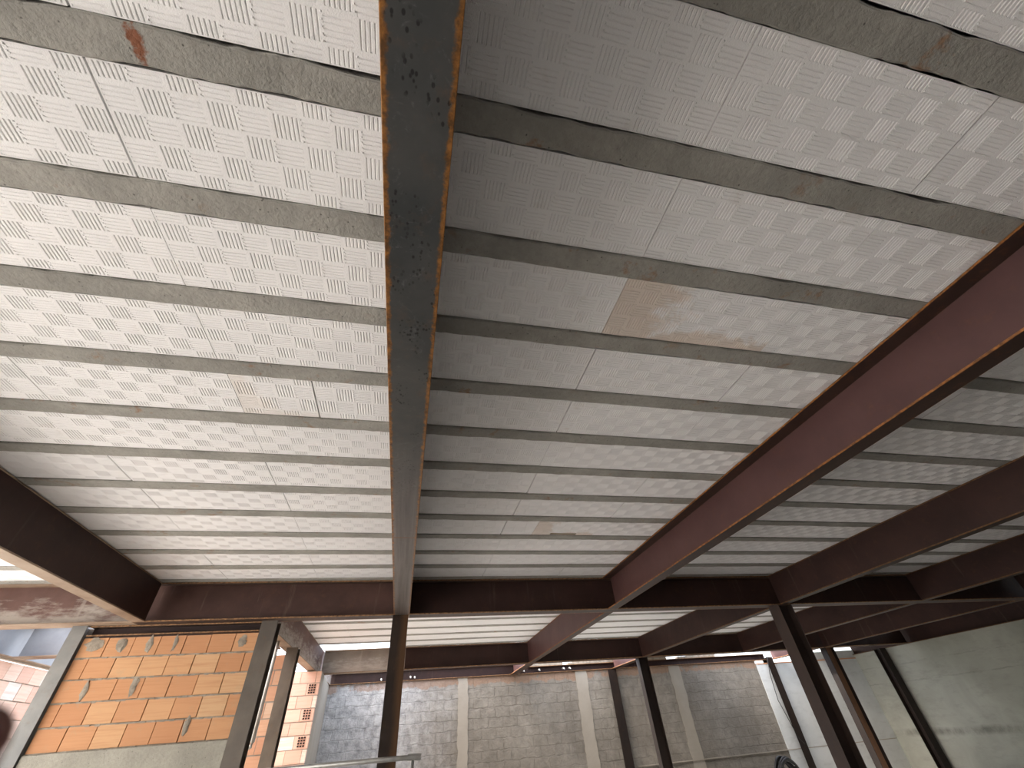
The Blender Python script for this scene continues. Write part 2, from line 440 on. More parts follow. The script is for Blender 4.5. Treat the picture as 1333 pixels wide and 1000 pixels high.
def tube(bm, pts, r, seg=10, cap=True):
    pts = [Vector(p) for p in pts]
    rings = []
    up = Vector((0.3, 0.2, 1)).normalized()
    for i, p in enumerate(pts):
        t = (pts[min(i + 1, len(pts) - 1)] - pts[max(i - 1, 0)]).normalized()
        a = t.cross(up)
        if a.length < 1e-3: a = t.cross(Vector((1, 0, 0)))
        a.normalize(); b = t.cross(a).normalized()
        rr = r[i] if isinstance(r, (list, tuple)) else r
        rings.append([bm.verts.new(p + (a * math.cos(2 * math.pi * k / seg) + b * math.sin(2 * math.pi * k / seg)) * rr) for k in range(seg)])
    for i in range(len(rings) - 1):
        for k in range(seg):
            bm.faces.new((rings[i][k], rings[i][(k + 1) % seg], rings[i + 1][(k + 1) % seg], rings[i + 1][k]))
    if cap:
        bm.faces.new(rings[0][::-1]); bm.faces.new(rings[-1])
    bmesh.ops.recalc_face_normals(bm, faces=list(bm.faces))

ORD = ['first', 'second', 'third', 'fourth', 'fifth', 'sixth', 'seventh', 'eighth', 'ninth', 'tenth', 'eleventh', 'twelfth', 'thirteenth', 'fourteenth', 'fifteenth', 'sixteenth']

# ------------------------------------------------------------------ steel members
HB = 0.7576        # underside of the beams
FH = 0.057         # half flange width
TF = 0.0075        # flange thickness
TW = 0.006
def beam_y(name, xc, y0, y1, web, fl, label, group, zb=HB, zt=1.0, sec=None):
    """lengthwise beam: an I section about xc, or a channel sec = (left, right, side of the web)"""
    xl, xr, side = sec or (xc - FH, xc + FH, 'I')
    t = thing(name, W((xl + xr) / 2, (y0 + y1) / 2, zb), label, 'beam', group)
    bm = bmesh.new(); ubox(bm, xl, xr, y0, y1, zb, zb + TF); mesh_obj('bottom_flange', bm, fl, t, bevel=0.002)
    bm = bmesh.new(); ubox(bm, xl, xr, y0, y1, zt - TF, zt); mesh_obj('top_flange', bm, fl, t, bevel=0.002)
    xw = {'I': (xl + xr) / 2 - TW / 2, 'L': xl + 0.0012, 'R': xr - TW - 0.0012}[side]
    bm = bmesh.new(); ubox(bm, xw, xw + TW, y0, y1, zb + TF, zt - TF); mesh_obj('web', bm, web, t)
    return t
def beam_x(name, yc, x0, x1, web, fl, label, group, zb=HB, zt=1.0):
    t = thing(name, W((x0 + x1) / 2, yc, zb), label, 'beam', group)
    bm = bmesh.new(); ubox(bm, x0, x1, yc - FH, yc + FH, zb, zb + TF); mesh_obj('bottom_flange', bm, fl, t, bevel=0.002)
    bm = bmesh.new(); ubox(bm, x0, x1, yc - FH, yc + FH, zt - TF, zt); mesh_obj('top_flange', bm, fl, t, bevel=0.002)
    bm = bmesh.new(); ubox(bm, x0, x1, yc - TW / 2, yc + TW / 2, zb + TF, zt - TF); mesh_obj('web', bm, web, t)
    return t
ZF = (0 - CAMZ) / U      # floor level in survey units
def column(name, x, y, wx, wy, mat, label, z1=HB, axis='x', mat2=None, group='steel columns'):
    """H section: flanges face +-x (axis 'x') or +-y (axis 'y')"""
    t = thing(name, W(x, y, ZF), label, 'column', group)
    tf = 0.006
    for s in (-1, 1):
        bm = bmesh.new()
        if axis == 'x': ubox(bm, x + s * wx / 2 - tf / 2, x + s * wx / 2 + tf / 2, y - wy / 2, y + wy / 2, ZF, z1)
        else: ubox(bm, x - wx / 2, x + wx / 2, y + s * wy / 2 - tf / 2, y + s * wy / 2 + tf / 2, ZF, z1)
        mesh_obj('flange', bm, mat, t, bevel=0.0015)
    bm = bmesh.new()
    if axis == 'x': ubox(bm, x - wx / 2 + tf / 2, x + wx / 2 - tf / 2, y - 0.003, y + 0.003, ZF, z1)
    else: ubox(bm, x - 0.003, x + 0.003, y - wy / 2 + tf / 2, y + wy / 2 - tf / 2, ZF, z1)
    mesh_obj('web', bm, mat2 or mat, t)
    bm = bmesh.new(); ubox(bm, x - wx * 0.53, x + wx * 0.53, y - wy * 0.53, y + wy * 0.53, ZF, ZF + 0.008); mesh_obj('base_plate', bm, mat, t)
    return t

C1, C2, C3 = 3.567, 6.42, 7.56
XL2, XL1, XC, XR1, XR2, XR3, XR4, XR5 = -3.07, -1.757, -0.051, 1.651, 3.317, 4.96, 6.42, 8.13
YN = -3.2         # near end of the slab
GB = 'steel beams under the slab'
NEARB = C1 - FH
beam_y('steel_beam', XL2, YN, NEARB, DUSTY, DUSTYF, 'outermost left lengthwise steel beam, beyond the dark left beam', GB)
beam_y('steel_beam', XL1, YN, NEARB, DARKW, DUSTYF, 'dark brown lengthwise steel beam with pale lower flange at left of photo', GB, sec=(-1.780, -1.703, 'R'))
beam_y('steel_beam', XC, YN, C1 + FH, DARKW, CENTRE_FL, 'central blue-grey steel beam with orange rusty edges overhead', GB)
beam_y('steel_beam', XR1, YN, NEARB, MAROON, MAROON_FX, 'maroon lengthwise steel beam with orange lower edge, first right of centre beam', GB, sec=(1.594, 1.678, 'R'))
beam_y('steel_beam', XR2, YN, NEARB, DARKW, DARKFX, 'brown lengthwise steel beam right of the maroon beam, ending at tall column', GB, sec=(3.262, 3.338, 'L'))
beam_y('steel_beam', XR3, YN, NEARB, DARKW, DARKFX, 'dark lengthwise steel beam third to the right of centre beam', GB, sec=(4.900, 4.976, 'L'))
beam_y('steel_beam', XR4, YN, NEARB, DARKW, DARKFX, 'darkest lengthwise steel beam fourth to the right of centre beam', GB, sec=(6.360, 6.436, 'L'))
beam_y('steel_beam', XR5, YN, C3, DARKW, DARKFX, 'dark steel beam lying along the top of the right plaster wall', GB)
beam_x('steel_beam', C1, -5.2, XL1 - 0.02, DUSTY, DUSTYF, 'cement-smeared crossbeam left of the dark left beam, above grey post', GB)
beam_x('steel_beam', C1, XL1 - 0.02, XC - FH, BROWNW, DARKFY, 'brown crossbeam over the orange brick panel, left of centre column', GB)
beam_x('steel_beam', C1, XC + FH, XR5 - FH, DARKW, DARKFY, 'long dark near crossbeam right of the centre column', GB)

# beams of the second bay
F0 = C1 + FH
F1 = C2 - FH
XM = -1.04
beam_y('steel_beam', XM, F0, C3 - FH, DUSTY, DUSTYF, 'short dusty brown beam beyond the brick panel, over thin post', GB, sec=(-1.085, -0.995, 'R'))
beam_y('steel_beam', XR1, F0, F1, MAROON, MAROON_FX, 'reddish beam between the two crossbeams, directly beyond the maroon beam', GB, sec=(1.610, 1.686, 'L'))
beam_y('steel_beam', XR2, F0, F1, DARKW, DARKFX, 'brown beam between the two crossbeams, beyond the tall right column', GB, sec=(3.262, 3.338, 'L'))
beam_y('steel_beam', XR3, F0, F1, DARKW, DARKFX, 'dark beam between crossbeams, third right of centre column', GB, sec=(4.900, 4.976, 'L'))
beam_y('steel_beam', XR4, F0, F1, DARKW, DARKFX, 'dark beam between crossbeams, nearest the beam on right wall', GB, sec=(6.360, 6.436, 'L'))
beam_x('steel_beam', C2, XM + FH, 0.0, SPLASH, DUSTYF, 'mortar-splashed pale crossbeam left of centre column, in front of grey wall', GB)
beam_x('steel_beam', C2, 0.0, XR5 - FH, DARKW, DARKFY, 'long dark far crossbeam right of centre column, before rough back wall', GB)
for xx, dsc in ((XR1, 'rusty stub beam joining far crossbeam to back wall, left one'), (XR2, 'rusty stub beam joining far crossbeam to back wall, at middle column'), (XR4 - 0.1, 'dark stub beam joining far crossbeam to back wall near bright corner')):
    beam_y('steel_beam', xx, C2 + FH, C3 - FH, MAROON, MAROON_FX, dsc, GB, HB + 0.0, 0.93)
# wall plate beam on the back wall, with bolts
t3a = beam_x('steel_beam', C3, XM, 1.90, DARKW, DARKFY, 'brown bolted beam on the back wall behind centre column', GB, HB, 0.90)
t3 = beam_x('steel_beam', C3, 1.90, 6.2, DARKW, DARKFY, 'low dark beam on the rough back wall with bright gaps above it', GB, HB, 0.848)
for bx, bz in ((-0.31, 0.79), (0.10, 0.80), (0.16, 0.795), (1.80, 0.80), (2.05, 0.80), (2.45, 0.80), (2.55, 0.80)):
    bm = bmesh.new()
    p = W(bx, C3 - FH, bz)
    tube(bm, [p + Vector((0, 0.05, 0)), p + Vector((0, -0.05, 0))], 0.022, 6)
    tube(bm, [p + Vector((0, -0.05, 0)), p + Vector((0.01, -0.08, -0.03))], 0.012, 6)
    mesh_obj('bolt', bm, WHITEM, t3a if bx < 1.9 else t3)
# ragged mortar packing on top of that beam
bm = bmesh.new()
x = 1.92
while x < 5.9:
    w = random.uniform(0.08, 0.3)
    if not (1.95 < x < 2.5 or 3.75 < x < 4.5 or 5.1 < x < 5.9) or random.random() < 0.22:
        ubox(bm, x, x + w, C3 - 0.04, C3 + 0.05, 0.846, 0.846 + random.uniform(0.030, 0.050))
    x += w
mesh_obj('mortar_packing', bm, MORTAR, t3)

# columns
column('steel_column', -0.058, C1, 0.112, 0.105, COLC, 'dark brown centre column under the central beam', axis='y')
column('steel_column', 3.30, C1 + 0.0, 0.135, 0.13, COLD, 'tall dark column with grey left face at near crossbeam, right side', axis='x')
column('steel_column', -2.09, C1 + 0.06, 0.085, 0.10, COLG, 'bright grey post left of the orange brick panel', axis='y')
column('steel_column', -0.955, C1 + 0.06, 0.105, 0.10, COLM, 'dark post on the right edge of the orange brick panel', axis='y')
column('steel_column', -0.985, 4.66, 0.095, 0.10, COLM, 'thin weathered post behind the brick panel, beside grey conduit', axis='y', z1=HB)
column('steel_column', 3.27, C2, 0.13, 0.10, COLK, 'dark column at far crossbeam with thin pale edge, middle of back wall', axis='x')
column('steel_column', 3.25, C3 - 0.04, 0.14, 0.09, COLK, 'short dark column against the rough back wall, left of pale-edged column', axis='y', z1=0.75)
column('steel_column', 6.20, C3 - 0.06, 0.13, 0.10, COLK, 'dark column against bright plaster near the back corner', axis='y', z1=0.79)
column('steel_column', 6.45, C2, 0.15, 0.11, COLK, 'dark column with rusty stripe right of the tall right column', axis='x', mat2=RUSTW)
column('steel_column', 7.97, 6.87, 0.13, 0.11, COLK, 'rightmost dark column standing against the right plaster wall', axis='y')

# ------------------------------------------------------------------ slab: joists and foam blocks
RW = 0.069
P1 = 0.2915
Y0 = 0.252
def joist(x0, x1, ya, label, group):
    """prestressed concrete joist with a slightly ragged soffit"""
    yb = ya + RW
    n = max(8, int((x1 - x0) * U / 0.035))
    o = W((x0 + x1) / 2, (ya + yb) / 2, 1.0)
    bm = bmesh.new()
    rows = []
    j1 = j2 = 0.0
    for i in range(n + 1):
        x = x0 + (x1 - x0) * i / n
        j1 = max(-0.002, min(0.012, j1 * 0.75 + random.uniform(-0.0042, 0.0052)))
        j2 = max(-0.011, min(0.002, j2 * 0.75 + random.uniform(-0.0050, 0.0042)))
        a = W(x, ya, 1.0); b = W(x, yb, 1.0)
        a.y += j1; b.y += j2
        c = 0.006
        prof = [Vector((a.x, a.y, a.z + 0.12)), Vector((a.x, a.y, a.z + c)), Vector((a.x, a.y + c, a.z)),
                Vector((a.x, b.y - c, a.z)), Vector((a.x, b.y, a.z + c)), Vector((a.x, b.y, a.z + 0.12))]
        rows.append([bm.verts.new(p) for p in prof])
    for i in range(n):
        for k in range(5):
            bm.faces.new((rows[i][k], rows[i + 1][k], rows[i + 1][k + 1], rows[i][k + 1]))
        bm.faces.new((rows[i][5], rows[i + 1][5], rows[i + 1][0], rows[i][0]))
    bm.faces.new(rows[0]); bm.faces.new(rows[-1][::-1])
    bmesh.ops.recalc_face_normals(bm, faces=list(bm.faces))
    ob = mesh_obj('concrete_joist', bm, JOIST, None, o)
    return tag(ob, label, 'joist', group)

CELL = 0.61 * U / 10
FOAM_CACHE = {}
def foam_mesh(lx, ly, phase, mat, broken=False):
    """foam infill block, soffit moulded with a basket-weave of grooves; local origin at soffit centre"""
    key = (round(lx, 3), round(ly, 3), phase, mat.name, broken)
    if key in FOAM_CACHE: return FOAM_CACHE[key]
    vs_, fs = [], []
    def F(*pts):
        pts = [Vector(p) for p in pts]
        nrm = (pts[1] - pts[0]).cross(pts[2] - pts[0])
        if nrm.z > 0: pts = pts[::-1]
        i = len(vs_)
        vs_.extend(pts); fs.append(tuple(range(i, i + len(pts))))
    hx, hy, T = lx / 2, ly / 2, 0.115
    ncol = max(1, round(lx / CELL))
    cw = lx / ncol
    rows = [(-hy, -hy + cw * 0.5)]
    y = -hy + cw * 0.5
    k = max(1, round((ly - cw) / cw))
    ch = (ly - cw) / k
    for i in range(k): rows.append((y + i * ch, y + (i + 1) * ch))
    rows.append((hy - cw * 0.5, hy))
    D, NG = 0.0037, 6
    def cell(x0, x1, y0, y1, vert):
        mx = (x1 - x0) * 0.06; my = min((y1 - y0), (x1 - x0)) * 0.06
        a0, a1, b0, b1 = x0 + mx, x1 - mx, y0 + my, y1 - my
        F((x0, y0, 0), (x1, y0, 0), (x1, b0, 0), (x0, b0, 0)); F((x0, b1, 0), (x1, b1, 0), (x1, y1, 0), (x0, y1, 0))
        F((x0, b0, 0), (a0, b0, 0), (a0, b1, 0), (x0, b1, 0)); F((a1, b0, 0), (x1, b0, 0), (x1, b1, 0), (a1, b1, 0))
        if vert:
            p = (a1 - a0) / NG
            for g in range(NG):
                u0 = a0 + g * p; u1 = u0 + p * 0.55; u2 = u0 + p; um = (u1 + u2) / 2; e = D
                F((u0, b0, 0), (u1, b0, 0), (u1, b1, 0), (u0, b1, 0))
                F((u1, b0, 0), (um, b0 + e, D), (um, b1 - e, D), (u1, b1, 0)); F((um, b0 + e, D), (u2, b0, 0), (u2, b1, 0), (um, b1 - e, D))
                F((u1, b0, 0), (u2, b0, 0), (um, b0 + e, D)); F((u1, b1, 0), (um, b1 - e, D), (u2, b1, 0))
        else:
            ng = max(2, round(NG * (b1 - b0) / (a1 - a0)))
            p = (b1 - b0) / ng
            D2 = D * 0.55
            for g in range(ng):
                u0 = b0 + g * p; u1 = u0 + p * 0.60; u2 = u0 + p; um = (u1 + u2) / 2; e = D2
                F((a0, u0, 0), (a1, u0, 0), (a1, u1, 0), (a0, u1, 0))
                F((a0, u1, 0), (a1, u1, 0), (a1 - e, um, D2), (a0 + e, um, D2)); F((a0 + e, um, D2), (a1 - e, um, D2), (a1, u2, 0), (a0, u2, 0))
                F((a0, u1, 0), (a0 + e, um, D2), (a0, u2, 0)); F((a1, u1, 0), (a1, u2, 0), (a1 - e, um, D2))
        # a line of little moulded pips down one side of each cell
        if vert:
            npip = max(2, int((y1 - y0) / 0.017))
            for q in range(npip):
                py = y0 + (q + 0.5) * (y1 - y0) / npip; px = x1 + 0.002; r = 0.0032; z = -0.0035
                if px + r > hx: continue
                c = (px, py, z); r4 = [(px - r, py - r, 0), (px + r, py - r, 0), (px + r, py + r, 0), (px - r, py + r, 0)]
                for w in range(4): F(r4[w], r4[(w + 1) % 4], c)
    for ri, (y0, y1) in enumerate(rows):
        for ci in range(ncol):
            if broken and ri == len(rows) - 1 and ncol * 0.15 < ci < ncol * 0.7: continue
            cell(-hx + ci * cw, -hx + (ci + 1) * cw, y0, y1, (ri + ci + phase) % 2 == 0)
    if broken:
        y0, y1 = rows[-1]
        xa = -hx + (int(ncol * 0.15) + 1) * cw; xb = xa
        while xb < -hx + ncol * 0.7 * cw - 1e-6: xb += cw
        z = 0.03
        F((xa, y0, 0), (xb, y0, 0), (xb, y0 + 0.01, z), (xa, y0 + 0.01, z)); F((xa, y0 + 0.01, z), (xb, y0 + 0.01, z), (xb, y1, z), (xa, y1, z))
    me = bpy.data.meshes.new('foam_block')
    n0 = len(vs_)
    vs_ += [Vector((sx * hx, sy * hy, zz)) for zz in (0, T) for sx, sy in ((-1, -1), (1, -1), (1, 1), (-1, 1))]
    for a in range(4):
        b = (a + 1) % 4
        fs.append((n0 + a, n0 + b, n0 + 4 + b, n0 + 4 + a))
    fs.append((n0 + 4, n0 + 5, n0 + 6, n0 + 7))
    me.from_pydata([tuple(v) for v in vs_], [], fs)
    me.materials.append(mat)
    FOAM_CACHE[key] = me
    return me

ZE = 1.0 + 0.008 / U
def foam_row(xa, xb, cuts, ya, yb, names, rowtxt, group, mats=None, broken=None, ph=0):
    """blocks from xa to xb butting at the cuts"""
    ed = [xa] + cuts + [xb]
    ly = (yb - ya) * U - 0.006
    nb = len(ed) - 1
    for i in range(nb):
        gap = 0.012 if random.random() < 0.22 else 0.004
        lx = (ed[i + 1] - ed[i]) * U - gap
        mat = (mats or {}).get(i, FOAM)
        br = (broken == i)
        me = foam_mesh(lx, ly, (ph + i) % 2, mat, br)
        o = link('foam_block', me, None, W((ed[i] + ed[i + 1]) / 2, (ya + yb) / 2, ZE) + Vector((0, 0, random.uniform(0, 0.003))))
        o.rotation_euler.z = random.uniform(-0.0015, 0.0015)
        tag(o, (names[i] + ', ' + rowtxt), 'foam block', group)

BN = {'L2': 'outer left beam', 'L1': 'dark left beam', 'C': 'centre beam', 'R1': 'maroon beam', 'R2': 'second right beam', 'R3': 'third right beam', 'R4': 'fourth right beam', 'M': 'dusty short beam'}
def names3(a, b, n=3):
    A, B = BN[a], BN[b]
    l = ['white foam block right of the ' + A, 'white foam block midway between ' + A.replace(' beam', '') + ' and ' + B, 'white foam block left of the ' + B]
    if n == 3: return l
    if n == 4: return [l[0], 'white foam block left of middle', 'small white foam block right of middle', l[2]]
    return [l[0], l[2]]
def cuts_for(x0, x1):
    return None
KL = 11
BAYS = [  # (left beam, right beam, xleft, xright, cuts, first row)
    ('L2', 'L1', XL2, XL1, [XL2 + 0.55], 5),
    ('L1', 'C', XL1, XC, [-1.283, -0.671], -2),
    ('C', 'R1', XC, XR1, [0.56, 1.18], -2),
    ('R1', 'R2', XR1, XR2, [2.262, 2.875], -2),
    ('R2', 'R3', XR2, XR3, [3.93, 4.54], 3),
    ('R3', 'R4', XR3, XR4, [5.57, 6.0], 5),
]
for a, b, xl, xr, cuts, k0 in BAYS:
    for k in range(k0, KL + 1):
        ya = Y0 + P1 * k
        n = KL - k
        g = 'concrete joists between the %s and %s' % (BN[a], BN[b])
        joist(xl + 0.012, xr - 0.012, ya, 'grey concrete joist from %s to %s, %s before near crossbeam' % (BN[a], BN[b], ORD[n]), g)
        yb = ya + P1
        if k == KL: continue
        cc = [c + random.uniform(-0.012, 0.012) for c in cuts]
        mats = None; br = None; nm = names3(a, b, len(cc) + 1)
        if a == 'C' and k == 1:
            mats = {1: FOAM_ST}
            nm = list(nm); nm[1] = 'brown water-stained foam block midway between centre and maroon beams'
        if a == 'C' and k == 7:
            cc = [0.535, 0.74, 1.16]; br = 2; mats = {2: FOAM_BR}
            nm = names3(a, b, 4); nm[2] = 'broken brownish foam block with open cavity'
        if a == 'L1' and k == 3:
            cc = [-1.283, -0.671, -0.405]
            nm = [nm[0], nm[1], 'short stained foam block with cracked dark joints', nm[2]]
            mats = {2: FOAM_SL}
        foam_row(xl + 0.014, xr - 0.014, cc, ya + RW, yb, nm, '%s before near crossbeam' % ORD[n - 1],
                 'foam blocks between the %s and %s' % (BN[a], BN[b]), mats, br, k)
# second bay
P2 = 0.353
YS = 4.57 - P2 - RW / 2
BAYS2 = [('M', 'C', XM, XC, [-0.62], XM), ('C', 'R1', XC, XR1, [0.56, 1.18], 0), ('R1', 'R2', XR1, XR2, [2.262, 2.875], -2), ('R2', 'R3', XR2, XR3, [3.93, 4.54], 0), ('R3', 'R4', XR3, XR4, [5.57, 6.0], 0)]
for a, b, xl, xr, cuts, _ in BAYS2:
    A, B = BN[a], BN[b]
    if a == 'M': A = 'dusty beam'
    B2 = 'centre column' if b == 'C' else B
    A2 = 'centre column' if a == 'C' else A
    for k in range(0, 7):
        ya = YS + P2 * k
        if ya + RW > F1 + 0.1: break
        n = 6 - k
        joist(xl + 0.012, xr - 0.012, ya, 'thin grey joist from %s to %s, %s before far crossbeam' % (A2, B2, ORD[n]), 'far concrete joists between crossbeams')
        if k == 6: break
        if a == 'M' and k == 5: break
        l = ['white foam block right of ' + A2, 'white foam block midway from %s to %s' % (A2, B2), 'white foam block left of ' + B2]
        if len(cuts) == 1: l = [l[0], l[2]]
        cc = [c + random.uniform(-0.012, 0.012) for c in cuts]
        foam_row(xl + 0.014, xr - 0.014, cc, ya + RW, ya + P2, l, '%s before far crossbeam' % ORD[n - 1], 'far foam blocks between crossbeams', None, None, k)

# topping over the joists, plus two unseen roof pieces added behind
bm = bmesh.new()
zt0 = 1.0 + 0.13 / U
ubox(bm, XL2 - 0.06, XR5 + 0.1, YN, C1, zt0, zt0 + 0.05)
ubox(bm, XM - 0.05, XC - 0.06, C1, 6.27, zt0, zt0 + 0.05)
ubox(bm, XC - 0.06, XR5 + 0.1, C1, C2 + 0.05, zt0, zt0 + 0.05)
ubox(bm, 3.6, 4.6, C2 + 0.05, C3 + 0.10, 1.002, zt0 + 0.05)  # added roof piece, out of view, holds skylight off the back wall
ubox(bm, 6.85, XR5 + 0.2, C2 + 0.05, C3 + 0.50, 1.002, zt0 + 0.05)  # added roof with deep eave, out of view, keeps sun off the right wall
tag(mesh_obj('ceiling', bm, DECK, None, W(0, 1, zt0)), kind='structure')

# ------------------------------------------------------------------ brickwork
def bricks(bm, u0, u1, z0, z1, bw, bh, place, gap=0.007, depth=0.09, jit=0.003, holes=None):
    """lay bricks in running bond; place(u, d, z) -> world point; d = depth behind face (metres)"""
    lay = bm.loops.layers.color.new('brick_tone') if 'brick_tone' not in bm.loops.layers.color else bm.loops.layers.color['brick_tone']
    r = 0
    z = z1 - bh
    while z > z0 - bh * 0.999:
        off = (r % 2) * bw * 0.5 + random.uniform(-0.02, 0.02)
        u = u0 - off
        while u < u1:
            a = max(u, u0); b = min(u + bw - gap, u1)
            if b - a > 0.03:
                zz0 = max(z, z0) + random.uniform(0, jit); zz1 = z + bh - gap * 1.6 + random.uniform(-jit, jit)
                d = random.uniform(0, 0.006)
                if zz1 - zz0 > 0.02:
                    vv = [bm.verts.new(place(*p)) for p in ((a, d, zz0), (b, d, zz0), (b, d, zz1), (a, d, zz1), (a, d + depth, zz0), (b, d + depth, zz0), (b, d + depth, zz1), (a, d + depth, zz1))]
                    tone = random.random()
                    for q in ((0, 1, 2, 3), (5, 4, 7, 6), (4, 0, 3, 7), (1, 5, 6, 2), (3, 2, 6, 7), (4, 5, 1, 0)):
                        f = bm.faces.new([vv[i] for i in q])
                        for l in f.loops: l[lay] = (tone, tone, tone, 1)
            u += bw
        z -= bh
        r += 1
    bmesh.ops.recalc_face_normals(bm, faces=list(bm.faces))

# orange infill panel under the near crossbeam
BWX0, BWX1, BWY = -2.045, -1.010, 3.60
zt_ = 0.695
t = thing('brick_infill_wall', W(-1.5, BWY, ZF), 'orange hollow brick infill wall between two posts under near crossbeam', 'brick wall')
bm = bmesh.new()
bricks(bm, BWX0 * U, BWX1 * U, 0.125 * U + CAMZ, zt_ * U + CAMZ, 0.255, 0.1935, lambda u, d, z: Vector((u, BWY * U + d, z)), gap=0.008)
mesh_obj('brickwork', bm, BRICK, t)
bm = bmesh.new(); ubox(bm, BWX0, BWX1, BWY + 0.018, BWY + 0.055, 0.12, zt_ - 0.006)
for k in range(1, 6):
    zj = zt_ * U + CAMZ - 0.1935 * k - 0.006
    n = 40
    for i in range(n):
        xa = BWX0 + (BWX1 - BWX0) * i / n; xb = BWX0 + (BWX1 - BWX0) * (i + 1) / n
        hh = random.uniform(0.006, 0.013)
        box(bm, (xa * U, BWY * U + random.uniform(-0.003, 0.006), zj - hh), (xb * U, BWY * U + 0.05, zj + hh * 0.6))
mesh_obj('mortar', bm, MORTAR, t)
# mortar smears in some upright joints and drips on the top course
for (mx, mz, mw, mh) in ((-1.82, 0.645, 0.05, 0.075), (-1.66, 0.645, 0.035, 0.085), (-1.51, 0.645, 0.022, 0.085), (-1.645, 0.42, 0.04, 0.10), (-1.905, 0.415, 0.03, 0.085), (-1.27, 0.20, 0.03, 0.08), (-1.10, 0.64, 0.05, 0.06), (-1.97, 0.655, 0.09, 0.06)):
    c = W(mx, BWY, mz)
    bm = bmesh.new()
    r = bmesh.ops.create_icosphere(bm, subdivisions=2, radius=1.0)
    for v in r['verts']:
        k = 1 + random.uniform(-0.45, 0.35)
        v.co = Vector((v.co.x * mw * U * 0.55 * k, v.co.y * 0.007, v.co.z * mh * U * 0.55 * k)) + c
    mesh_obj('mortar_smear', bm, MORTAR, t)
bm = bmesh.new(); ubox(bm, BWX0, BWX1, BWY - 0.012, BWY + 0.06, -0.02, 0.12)
mesh_obj('tie_beam', bm, BELT, t, bevel=0.004)
bm = bmesh.new(); ubox(bm, BWX0, BWX1, BWY - 0.0, BWY + 0.055, ZF, -0.02); mesh_obj('lower_wall', bm, MORTAR, t)
# dark lintel channel closing the gap over the bricks
t = beam_x('steel_channel', BWY + 0.045, -2.04, -1.0, DARKW, DARKFY, 'narrow dark steel lintel over the orange brick panel', GB, zt_ + 0.003, HB - 0.001)
t['category'] = 'lintel'

# brick wall with conduit behind the panel
t = thing('brick_wall', W(-1.5, 4.78, ZF), 'orange brick wall behind the dark post, carrying a grey conduit', 'brick wall')
bm = bmesh.new(); bricks(bm, -1.95 * U, -0.99 * U, CAMZ - 0.9, 0.735 * U + CAMZ, 0.255, 0.1935, lambda u, d, z: Vector((u, 4.78 * U + d, z)), gap=0.009)
mesh_obj('brickwork', bm, BRICK_M, t)
bm = bmesh.new(); ubox(bm, -1.95, -0.99, 4.785, 4.83, ZF, 0.73); mesh_obj('mortar', bm, STRIP, t)
bm = bmesh.new()
tube(bm, [W(-1.045, 4.30, 0.755), W(-1.04, 4.30, 0.12), W(-1.045, 4.30, 0.095), W(-1.07, 4.30, 0.085), W(-1.22, 4.30, 0.083)], 0.024, 10)
ob = mesh_obj('conduit_pipe', bm, PVC, None, W(-1.04, 4.3, 0.1), smooth=True)
tag(ob, 'thin grey conduit pipe running down in front of the brick wall', 'pipe')

# brick pier below the short dusty beam, running back to the rear wall
PF, PXR = 6.0, -0.915
t = thing('brick_pier', W(-1.2, PF, ZF), 'pale pink brick pier with perforated brick ends beside grey wall', 'brick wall')
bm = bmesh.new()
bricks(bm, -1.6 * U, PXR * U, CAMZ - 1.3, 0.75 * U + CAMZ, 0.27, 0.19, lambda u, d, z: Vector((u, PF * U + d, z)), gap=0.008)
mesh_obj('brickwork', bm, BRICK_P, t)
bm = bmesh.new()
vv = ubox(bm, -1.6, PXR, PF + 0.006, C3 - 0.035, ZF, 0.748)
for v in vv:
    if v.co.x > -1.2 * U and v.co.y > 7 * U: v.co.x = -1.01 * U
mesh_obj('rendered_side', bm, STRIP, t)
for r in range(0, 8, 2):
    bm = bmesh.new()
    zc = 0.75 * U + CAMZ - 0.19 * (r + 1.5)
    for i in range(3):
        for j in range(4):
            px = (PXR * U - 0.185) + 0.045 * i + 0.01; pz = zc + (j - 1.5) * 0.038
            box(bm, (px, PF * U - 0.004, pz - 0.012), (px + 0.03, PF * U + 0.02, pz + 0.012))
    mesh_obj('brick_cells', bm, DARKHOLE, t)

# boundary wall far left, running away from camera
def wall_left():
    X = XL2 + 0.0
    bm = bmesh.new()
    bricks(bm, 3.75 * U, 8.6 * U, CAMZ - 1.4, 0.74 * U + CAMZ, 0.255, 0.1935, lambda u, d, z: Vector((X * U + 0.05 - d, u, z)), gap=0.008)
    for f in bm.faces: pass
    w = thing('wall_left', W(X, 6, ZF), None, None)
    w['kind'] = 'structure'
    mesh_obj('brickwork', bm, BRICK_P, w)
    bm = bmesh.new(); ubox(bm, X - 0.06, X + 0.024, 3.75, 8.6, ZF, 0.735); mesh_obj('mortar', bm, MORTAR, w)
wall_left()
beam_y('steel_beam', XL2, F0, 8.6, BLUISH, DUSTYF, 'bluish beam on top of the far left boundary wall', GB)
beam_x('steel_beam', 4.62, XL2 + FH, XM - FH, BLUISH, DUSTYF, 'bluish outside crossbeam seen left of the bright grey post', GB)

